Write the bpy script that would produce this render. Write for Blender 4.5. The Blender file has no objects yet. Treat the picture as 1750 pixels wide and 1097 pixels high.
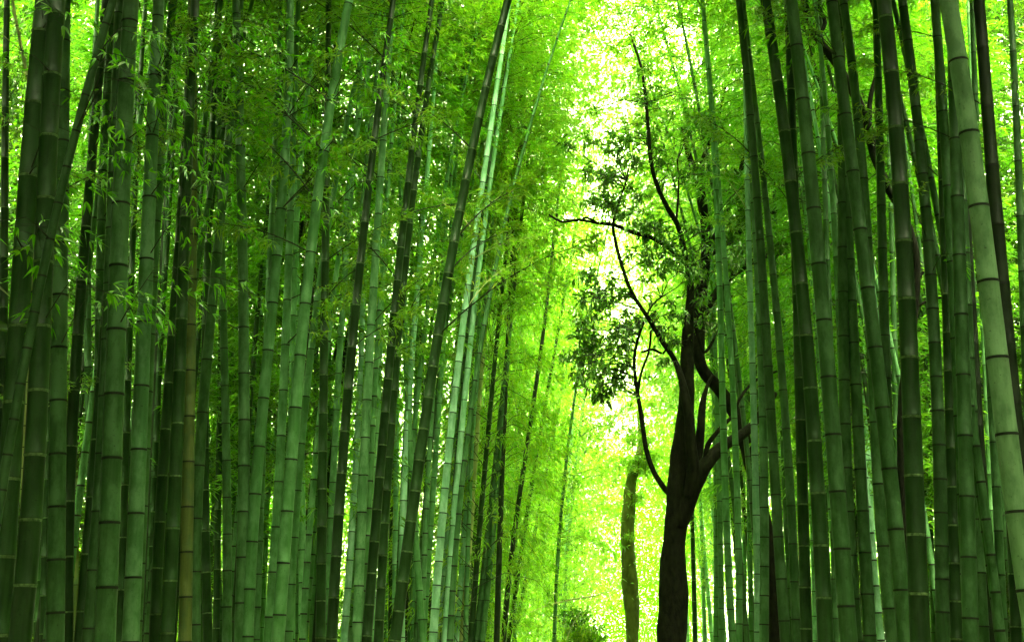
import bpy, math, random
import numpy as np
from mathutils import Vector, Matrix

random.seed(7)
rng = np.random.default_rng(11)
R = math.radians
sc = bpy.context.scene
COL = sc.collection

# ------------------------------------------------------------------ camera
W0, H0 = 1750.0, 1097.0
F = 2187.0                      # focal length in photograph pixels (45 mm)
PITCH = R(15)
CAM_Z = 1.6
cam_d = bpy.data.cameras.new('camera')
cam_d.lens = 36.0 * F / W0
cam_d.sensor_width = 36.0
cam_d.clip_end = 2000
cam = bpy.data.objects.new('camera', cam_d)
cam.location = (0, 0, CAM_Z)
cam.rotation_euler = (math.pi / 2 + PITCH, 0, 0)
COL.objects.link(cam)
sc.camera = cam

def at(px, py, Y):
    """point of the world on the vertical plane at distance Y"""
    a = (px - W0 / 2) / F
    b = (H0 / 2 - py) / F
    dy = math.cos(PITCH) - b * math.sin(PITCH)
    dz = math.sin(PITCH) + b * math.cos(PITCH)
    k = Y / dy
    return Vector((a * k, Y, CAM_Z + dz * k))

# ------------------------------------------------------------------ materials
def new_mat(name):
    m = bpy.data.materials.new(name)
    m.use_nodes = True
    nt = m.node_tree
    nt.nodes.clear()
    return m, nt, nt.nodes, nt.links

def ramp(nodes, stops):
    r = nodes.new('ShaderNodeValToRGB')
    el = r.color_ramp.elements
    while len(el) < len(stops):
        el.new(0.5)
    for e, (p, c) in zip(el, stops):
        e.position = p
        e.color = (*c, 1)
    return r

def culm_mat(name, base, light, blotch, rough=0.36, amount=0.5, streak=0.55):
    m, nt, N, L = new_mat(name)
    out = N.new('ShaderNodeOutputMaterial')
    bs = N.new('ShaderNodeBsdfPrincipled')
    tc = N.new('ShaderNodeTexCoord')
    oi = N.new('ShaderNodeObjectInfo')
    add = N.new('ShaderNodeVectorMath'); add.operation = 'ADD'
    sc3 = N.new('ShaderNodeVectorMath'); sc3.operation = 'SCALE'; sc3.inputs['Scale'].default_value = 40
    comb = N.new('ShaderNodeCombineXYZ')
    for i in range(3):
        L.new(oi.outputs['Random'], comb.inputs[i])
    L.new(comb.outputs[0], sc3.inputs[0])
    L.new(tc.outputs['Object'], add.inputs[0]); L.new(sc3.outputs[0], add.inputs[1])
    # long fibres running up the culm
    mp = N.new('ShaderNodeMapping'); mp.inputs['Scale'].default_value = (60, 60, 1.6)
    L.new(add.outputs[0], mp.inputs['Vector'])
    n1 = N.new('ShaderNodeTexNoise'); n1.inputs['Scale'].default_value = 1.0; n1.inputs['Detail'].default_value = 4
    L.new(mp.outputs[0], n1.inputs['Vector'])
    # bloom and lichen blotches
    n2 = N.new('ShaderNodeTexNoise'); n2.inputs['Scale'].default_value = 9; n2.inputs['Detail'].default_value = 6
    n2.inputs['Roughness'].default_value = 0.65
    mp2 = N.new('ShaderNodeMapping'); mp2.inputs['Scale'].default_value = (1, 1, 0.45)
    L.new(add.outputs[0], mp2.inputs['Vector']); L.new(mp2.outputs[0], n2.inputs['Vector'])
    n3 = N.new('ShaderNodeTexNoise'); n3.inputs['Scale'].default_value = 70; n3.inputs['Detail'].default_value = 3
    L.new(add.outputs[0], n3.inputs['Vector'])
    r1 = ramp(N, [(0.34, base), (0.68, light)])
    L.new(n1.outputs[0], r1.inputs[0])
    mx = N.new('ShaderNodeMix'); mx.data_type = 'RGBA'
    r2 = ramp(N, [(0.44, (0, 0, 0)), (0.60, (min(1, amount * 1.5),) * 3)])
    L.new(n2.outputs[0], r2.inputs[0])
    L.new(r2.outputs[0], mx.inputs['Factor']); L.new(r1.outputs[0], mx.inputs['A'])
    mx.inputs['B'].default_value = (*blotch, 1)
    # small dark specks
    r3 = ramp(N, [(0.26, (0.45,) * 3), (0.36, (1, 1, 1))])
    L.new(n3.outputs[0], r3.inputs[0])
    mu = N.new('ShaderNodeMix'); mu.data_type = 'RGBA'; mu.blend_type = 'MULTIPLY'; mu.inputs['Factor'].default_value = 1
    L.new(mx.outputs['Result'], mu.inputs['A']); L.new(r3.outputs[0], mu.inputs['B'])
    hsv = N.new('ShaderNodeHueSaturation')
    mr = N.new('ShaderNodeMapRange'); mr.inputs['To Min'].default_value = 0.75; mr.inputs['To Max'].default_value = 1.3
    L.new(oi.outputs['Random'], mr.inputs['Value']); L.new(mr.outputs[0], hsv.inputs['Value'])
    L.new(mu.outputs['Result'], hsv.inputs['Color'])
    L.new(hsv.outputs[0], bs.inputs['Base Color'])
    bs.inputs['Specular IOR Level'].default_value = 0.26
    rr = N.new('ShaderNodeMapRange'); rr.inputs['To Min'].default_value = rough + 0.02; rr.inputs['To Max'].default_value = rough + 0.22
    L.new(n2.outputs[0], rr.inputs['Value']); L.new(rr.outputs[0], bs.inputs['Roughness'])
    bp = N.new('ShaderNodeBump'); bp.inputs['Strength'].default_value = 0.12; bp.inputs['Distance'].default_value = 0.002
    L.new(n1.outputs[0], bp.inputs['Height']); L.new(bp.outputs[0], bs.inputs['Normal'])
    L.new(bs.outputs[0], out.inputs[0])
    return m

def plain_mat(name, c1, c2, scale=30, rough=0.7, bump=0.0, aniso=(1, 1, 1), spec=0.5):
    m, nt, N, L = new_mat(name)
    out = N.new('ShaderNodeOutputMaterial')
    bs = N.new('ShaderNodeBsdfPrincipled'); bs.inputs['Roughness'].default_value = rough
    bs.inputs['Specular IOR Level'].default_value = spec
    tc = N.new('ShaderNodeTexCoord')
    mp = N.new('ShaderNodeMapping'); mp.inputs['Scale'].default_value = aniso
    n = N.new('ShaderNodeTexNoise'); n.inputs['Scale'].default_value = scale; n.inputs['Detail'].default_value = 6
    n.inputs['Roughness'].default_value = 0.6
    L.new(tc.outputs['Object'], mp.inputs[0]); L.new(mp.outputs[0], n.inputs['Vector'])
    r = ramp(N, [(0.35, c1), (0.68, c2)])
    L.new(n.outputs[0], r.inputs[0]); L.new(r.outputs[0], bs.inputs['Base Color'])
    if bump:
        bp = N.new('ShaderNodeBump'); bp.inputs['Strength'].default_value = 0.9; bp.inputs['Distance'].default_value = bump
        L.new(n.outputs[0], bp.inputs['Height']); L.new(bp.outputs[0], bs.inputs['Normal'])
    L.new(bs.outputs[0], out.inputs[0])
    return m

def leaf_mat(name, stops, trans_boost=1.0, tmix=0.5, gloss=0.06, rough=0.35):
    """thin leaf: reflects on both faces and lets light through"""
    m, nt, N, L = new_mat(name)
    out = N.new('ShaderNodeOutputMaterial')
    ge = N.new('ShaderNodeNewGeometry')
    r = ramp(N, stops)
    L.new(ge.outputs['Random Per Island'], r.inputs[0])
    df = N.new('ShaderNodeBsdfDiffuse'); tr = N.new('ShaderNodeBsdfTranslucent'); gl = N.new('ShaderNodeBsdfGlossy')
    gl.inputs['Roughness'].default_value = rough
    gl.inputs['Color'].default_value = (0.9, 1, 0.85, 1)
    L.new(r.outputs[0], df.inputs['Color'])
    mu = N.new('ShaderNodeMix'); mu.data_type = 'RGBA'; mu.blend_type = 'MULTIPLY'; mu.inputs['Factor'].default_value = 1
    L.new(r.outputs[0], mu.inputs['A']); mu.inputs['B'].default_value = (1.2 * trans_boost, 1.4 * trans_boost, 0.5 * trans_boost, 1)
    L.new(mu.outputs['Result'], tr.inputs['Color'])
    m1 = N.new('ShaderNodeMixShader'); m1.inputs[0].default_value = tmix
    L.new(df.outputs[0], m1.inputs[1]); L.new(tr.outputs[0], m1.inputs[2])
    fr = N.new('ShaderNodeFresnel'); fr.inputs['IOR'].default_value = 1.4
    m2 = N.new('ShaderNodeMixShader')
    ad = N.new('ShaderNodeMath'); ad.operation = 'MULTIPLY_ADD'
    L.new(fr.outputs[0], ad.inputs[0]); ad.inputs[1].default_value = gloss * 6; ad.inputs[2].default_value = gloss * 0.3
    L.new(ad.outputs[0], m2.inputs[0]); L.new(m1.outputs[0], m2.inputs[1]); L.new(gl.outputs[0], m2.inputs[2])
    L.new(m2.outputs[0], out.inputs[0])
    return m

M = {}
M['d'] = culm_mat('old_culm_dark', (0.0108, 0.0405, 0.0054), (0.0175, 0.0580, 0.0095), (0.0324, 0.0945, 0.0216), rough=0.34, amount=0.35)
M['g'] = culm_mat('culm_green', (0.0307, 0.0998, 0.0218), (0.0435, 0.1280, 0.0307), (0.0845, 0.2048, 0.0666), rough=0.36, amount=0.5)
M['m'] = culm_mat('culm_green_lit', (0.0504, 0.1740, 0.0384), (0.0720, 0.2160, 0.0516), (0.1200, 0.3000, 0.1020), rough=0.38, amount=0.5)  # lighter copy of the green culm, brighter light put into its colour
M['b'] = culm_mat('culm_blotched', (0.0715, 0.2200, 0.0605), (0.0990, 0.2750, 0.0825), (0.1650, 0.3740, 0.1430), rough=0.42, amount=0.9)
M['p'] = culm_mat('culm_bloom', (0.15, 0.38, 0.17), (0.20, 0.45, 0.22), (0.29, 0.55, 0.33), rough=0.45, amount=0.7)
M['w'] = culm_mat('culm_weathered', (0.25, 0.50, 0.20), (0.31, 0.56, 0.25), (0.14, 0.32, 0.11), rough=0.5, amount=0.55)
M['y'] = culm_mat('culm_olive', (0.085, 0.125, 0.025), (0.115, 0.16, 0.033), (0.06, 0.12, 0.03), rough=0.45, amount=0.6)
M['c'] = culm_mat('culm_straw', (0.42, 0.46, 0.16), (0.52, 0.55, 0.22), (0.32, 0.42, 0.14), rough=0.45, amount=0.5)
M['k'] = culm_mat('culm_blackish', (0.007, 0.018, 0.004), (0.012, 0.028, 0.006), (0.022, 0.045, 0.012), rough=0.5, amount=0.4)
NODE_DARK = plain_mat('node_scar', (0.006, 0.012, 0.005), (0.02, 0.035, 0.012), 40, 0.8)
NODE_PALE = plain_mat('node_wax', (0.045, 0.11, 0.03), (0.26, 0.42, 0.15), 45, 0.7)
TWIG = plain_mat('twig_bark', (0.012, 0.022, 0.007), (0.035, 0.05, 0.015), 20, 0.8)
TWIG_PALE = plain_mat('twig_straw', (0.30, 0.36, 0.12), (0.5, 0.52, 0.22), 20, 0.7)
BARK = plain_mat('dark_bark', (0.003, 0.0035, 0.0015), (0.014, 0.016, 0.006), 16, 0.85, bump=0.03, aniso=(1.0, 1.0, 0.45), spec=0.12)
BARK_MOSS = plain_mat('mossy_bark', (0.06, 0.085, 0.013), (0.15, 0.20, 0.03), 7, 0.9, bump=0.02, aniso=(1, 1, 0.5), spec=0.2)
LEAF = leaf_mat('bamboo_leaf', [(0.0, (0.12, 0.32, 0.014)), (0.45, (0.20, 0.42, 0.018)), (0.8, (0.29, 0.47, 0.028)), (0.99, (0.40, 0.50, 0.05))], gloss=0.035)
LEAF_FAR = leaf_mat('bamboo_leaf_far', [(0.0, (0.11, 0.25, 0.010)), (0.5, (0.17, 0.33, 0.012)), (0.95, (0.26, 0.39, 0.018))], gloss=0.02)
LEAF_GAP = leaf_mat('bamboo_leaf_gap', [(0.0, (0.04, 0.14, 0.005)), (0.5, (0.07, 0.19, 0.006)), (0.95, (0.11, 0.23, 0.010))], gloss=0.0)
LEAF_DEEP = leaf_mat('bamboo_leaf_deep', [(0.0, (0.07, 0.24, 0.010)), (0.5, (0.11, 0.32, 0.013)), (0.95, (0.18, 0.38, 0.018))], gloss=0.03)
LEAF_SHADE = leaf_mat('bamboo_leaf_shade', [(0.0, (0.02, 0.055, 0.006)), (0.5, (0.03, 0.08, 0.008)), (0.95, (0.05, 0.11, 0.01))], tmix=0.35, gloss=0.02)  # darkened leaf copy: shade put into the colour, cuts bounce and transmission
LEAF_NEAR = leaf_mat('bamboo_leaf_near', [(0.0, (0.11, 0.40, 0.018)), (0.5, (0.17, 0.50, 0.025)), (0.95, (0.27, 0.58, 0.04))], gloss=0.02, rough=0.4)
LEAF_TREE = leaf_mat('tree_leaf', [(0.0, (0.045, 0.15, 0.014)), (0.5, (0.10, 0.28, 0.024)), (0.95, (0.19, 0.42, 0.035))], tmix=0.38, gloss=0.12, rough=0.25)

# ------------------------------------------------------------------ helpers
def mesh_np(name, verts, faces, mats, midx=None, smooth=False):
    me = bpy.data.meshes.new(name)
    verts = np.asarray(verts, dtype=np.float32)
    nv = len(verts)
    me.vertices.add(nv)
    me.vertices.foreach_set('co', verts.ravel())
    if isinstance(faces, np.ndarray):
        nf, k = faces.shape
        flat = faces.ravel(); starts = np.arange(0, nf * k, k); tot = np.full(nf, k)
    else:
        nf = len(faces)
        tot = np.array([len(f) for f in faces]); starts = np.concatenate([[0], np.cumsum(tot)[:-1]])
        flat = np.array([i for f in faces for i in f])
    me.loops.add(len(flat)); me.loops.foreach_set('vertex_index', flat.astype(np.int32))
    me.polygons.add(nf)
    me.polygons.foreach_set('loop_start', starts.astype(np.int32))
    me.polygons.foreach_set('loop_total', tot.astype(np.int32))
    for m in mats:
        me.materials.append(m)
    if midx is not None:
        me.polygons.foreach_set('material_index', np.asarray(midx, dtype=np.int32))
    if smooth:
        me.polygons.foreach_set('use_smooth', np.ones(nf, dtype=bool))
    me.update(calc_edges=True)
    return me

def link(name, data, parent=None, loc=None, **props):
    o = bpy.data.objects.new(name, data)
    COL.objects.link(o)
    if parent is not None:
        o.parent = parent
    if loc is not None:
        o.location = loc
    for k, v in props.items():
        o[k] = v
    return o

def tube_arrays(pts, rad, sides=10, mid=None):
    """swept tube: returns verts, quads, material index per face"""
    pts = [Vector(p) for p in pts]
    n = len(pts)
    V = []; Q = []; MI = []
    ref = Vector((1, 0, 0))
    for i in range(n):
        t = (pts[min(i + 1, n - 1)] - pts[max(i - 1, 0)])
        t = t.normalized() if t.length > 1e-9 else Vector((0, 0, 1))
        u = ref - t * ref.dot(t)
        if u.length < 1e-3:
            u = Vector((0, 1, 0)) - t * t.y
        u.normalize(); ref = u
        v = t.cross(u)
        for k in range(sides):
            a = 2 * math.pi * k / sides
            V.append(pts[i] + (u * math.cos(a) + v * math.sin(a)) * rad[i])
    for i in range(n - 1):
        for k in range(sides):
            a = i * sides + k; b = i * sides + (k + 1) % sides
            Q.append((a, b, b + sides, a + sides))
            MI.append(mid[i] if mid else 0)
    return V, Q, MI

def join_arrays(parts):
    V = []; Q = []; MI = []
    for v, q, m in parts:
        o = len(V)
        V += [tuple(p) for p in v]
        Q += [tuple(i + o for i in f) for f in q]
        MI += m
    return V, Q, MI

def norm(a):
    return a / np.maximum(np.linalg.norm(a, axis=1, keepdims=True), 1e-9)

def leaf_arrays(base, d, length, width, droop=0.25):
    """many folded lance-shaped leaves; base,d: N x 3"""
    n = len(base)
    d = norm(d)
    side = norm(np.cross(d, norm(rng.normal(size=(n, 3)) * 0.55 + np.array([0, 0, 1.0]))))
    nrm = np.cross(side, d)
    L = length[:, None]; Wd = width[:, None]
    mid = base + d * L * 0.4
    tip = base + d * L + np.array([0, 0, -1.0]) * L * droop
    fold = nrm * Wd * 0.35
    l = mid + side * Wd * 0.5 + fold
    r = mid - side * Wd * 0.5 + fold
    V = np.stack([base, l, tip, r], axis=1).reshape(-1, 3)
    i0 = np.arange(n)[:, None] * 4
    T = np.concatenate([i0 + np.array([[0, 1, 2]]), i0 + np.array([[0, 2, 3]])], axis=1).reshape(-1, 3)
    return V, T

# ------------------------------------------------------------------ world and sun
world = bpy.data.worlds.new('World'); sc.world = world
world.use_nodes = True
wn = world.node_tree; wn.nodes.clear()
wo = wn.nodes.new('ShaderNodeOutputWorld'); bg = wn.nodes.new('ShaderNodeBackground')
sky = wn.nodes.new('ShaderNodeTexSky'); sky.sky_type = 'NISHITA'; sky.sun_disc = False
SUN_EL, SUN_AZ = R(68), R(150)          # azimuth measured from +Y towards +X
sky.sun_elevation = SUN_EL; sky.sun_rotation = SUN_AZ
sky.air_density = 1.0; sky.dust_density = 4.0; sky.ozone_density = 0.6
mixw = wn.nodes.new('ShaderNodeMix'); mixw.data_type = 'RGBA'; mixw.inputs['Factor'].default_value = 0.9
mixw.inputs['B'].default_value = (9.0, 10.0, 5.2, 1)     # bright thin overcast veil
wn.links.new(sky.outputs[0], mixw.inputs['A'])
wn.links.new(mixw.outputs['Result'], bg.inputs[0]); wn.links.new(bg.outputs[0], wo.inputs[0])
bg.inputs['Strength'].default_value = 0.15
sun_d = bpy.data.lights.new('sun', 'SUN'); sun_d.energy = 1.5; sun_d.angle = R(35); sun_d.color = (1.0, 0.97, 0.62)
sun = bpy.data.objects.new('sun', sun_d); COL.objects.link(sun)
sd = Vector((math.sin(SUN_AZ) * math.cos(SUN_EL), math.cos(SUN_AZ) * math.cos(SUN_EL), math.sin(SUN_EL)))
sun.rotation_euler = sd.to_track_quat('Z', 'Y').to_euler()

# ------------------------------------------------------------------ ground and path
def sheet(name, rect, z, mat, nx=24, ny=48, amp=0.0):
    x0, y0, x1, y1 = rect
    V = []; Fc = []
    for j in range(ny + 1):
        for i in range(nx + 1):
            V.append((x0 + (x1 - x0) * i / nx, y0 + (y1 - y0) * j / ny, z + random.uniform(-amp, amp)))
    for j in range(ny):
        for i in range(nx):
            a = j * (nx + 1) + i
            Fc.append((a, a + 1, a + nx + 2, a + nx + 1))
    return link(name, mesh_np(name, V, Fc, [mat]), kind='structure')
LITTER = plain_mat('leaf_litter', (0.045, 0.05, 0.018), (0.14, 0.13, 0.05), 14, 0.95, bump=0.02)
DIRT = plain_mat('packed_path', (0.16, 0.15, 0.11), (0.26, 0.24, 0.18), 8, 0.95)
sheet('ground', (-300, -60, 300, 600), 0.0, LITTER)
pv = [(-1.6, -10, .02), (2.2, -10, .02), (1.2 + 3.2, 30, .02), (1.2 - .3, 30, .02), (10.5, 110, .02), (6.5, 110, .02)]
link('path', mesh_np('path', pv, [(0, 1, 2, 3), (3, 2, 4, 5)], [DIRT]), kind='structure')

# ------------------------------------------------------------------ culms
def culm_mesh(name, fx, Y, w, typ, ynode, dy, H=15.0, lean_y=0.0, vmax=-60, sides=None):
    """fx(py)->px gives the centre line inside the frame; below and above it goes on straight.
    Returns mesh, base point, function z->(point, radius)"""
    # in-frame samples
    pys = np.linspace(1080, vmax, 16)
    P = [at(float(fx(p)), float(p), Y) for p in pys]
    zs = np.array([p.z for p in P]); xs = np.array([p.x for p in P])
    def xz(z):
        if z <= zs[0]:
            s = (xs[2] - xs[0]) / (zs[2] - zs[0]); return xs[0] + (z - zs[0]) * s
        if z >= zs[-1]:
            s = (xs[-1] - xs[-3]) / (zs[-1] - zs[-3]); return xs[-1] + (z - zs[-1]) * s
        return float(np.interp(z, zs, xs))
    zref = at(0, 800, Y).z
    D = w / F * Y
    k = 0.85
    def tp(z):
        return max(0.06, 1 - k * (max(z, 0) / H) ** 1.35)
    r0 = D / 2 / tp(zref)
    def rz(z):
        return r0 * tp(z)
    def pt(z):
        return Vector((xz(z), Y + lean_y * (z - zref), z))
    # nodes: every internode a little longer than the one below it
    zn = at(0, ynode, Y).z
    sp0 = at(0, ynode - dy / 2, Y).z - at(0, ynode + dy / 2, Y).z
    nodes = [zn]
    g = 0.020
    z, s = zn, sp0
    while z > 0.1:
        s *= (1 - g); s = max(s, sp0 * 0.35); z -= s; nodes.append(z)
    z, s = zn, sp0
    while z < H - 0.2:
        s *= (1 + g * (0.6 if z < H * .6 else -1.5)); s = max(s, 0.12); z += s; nodes.append(z)
    nodes = sorted(n for n in nodes if 0.03 < n < H - .05)
    sides = sides or (20 if w > 16 else 12 if w > 8 else 8)
    pts = [pt(-0.12)]; rad = [rz(0) * 1.02]; mid = []
    pale = typ in ('d',)
    def add(z, r, m):
        pts.append(pt(z)); rad.append(r); mid.append(m)
    prev = -0.12
    for n in nodes:
        r = rz(n)
        h = max(0.0055, r * 0.14) * (0.62 if pale else 1.0)
        if n - prev > 6 * h:
            zm = (prev + n) / 2
            add(zm, rz(zm) * 0.985, 0)
        jit = random.uniform(.85, 1.15)
        add(n - h * 2.6, r * 0.995, 0)
        add(n - h * 1.1, r * 1.015, 2 if pale else 0)
        add(n - h * 0.45, r * 1.06, 2 if pale else 1)
        add(n + h * 0.1, r * 1.015 * (0.98 if pale else 0.97), 2 if pale else 1)
        add(n + h * 0.7, r * 1.065 * jit ** .15, 1 if not pale else 2)
        add(n + h * 1.8, r * 1.0, 0 if not pale else 0)
        prev = n
    add(H, 0.004, 0)
    V, Q, MI = tube_arrays(pts, rad, sides, mid)
    base = pt(0)
    V = [(v[0] - base.x, v[1] - base.y, v[2]) for v in V]
    me = mesh_np(name, V, Q, [M[typ], NODE_DARK, NODE_PALE], MI, smooth=True)
    return me, base, pt, rz, nodes

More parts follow.
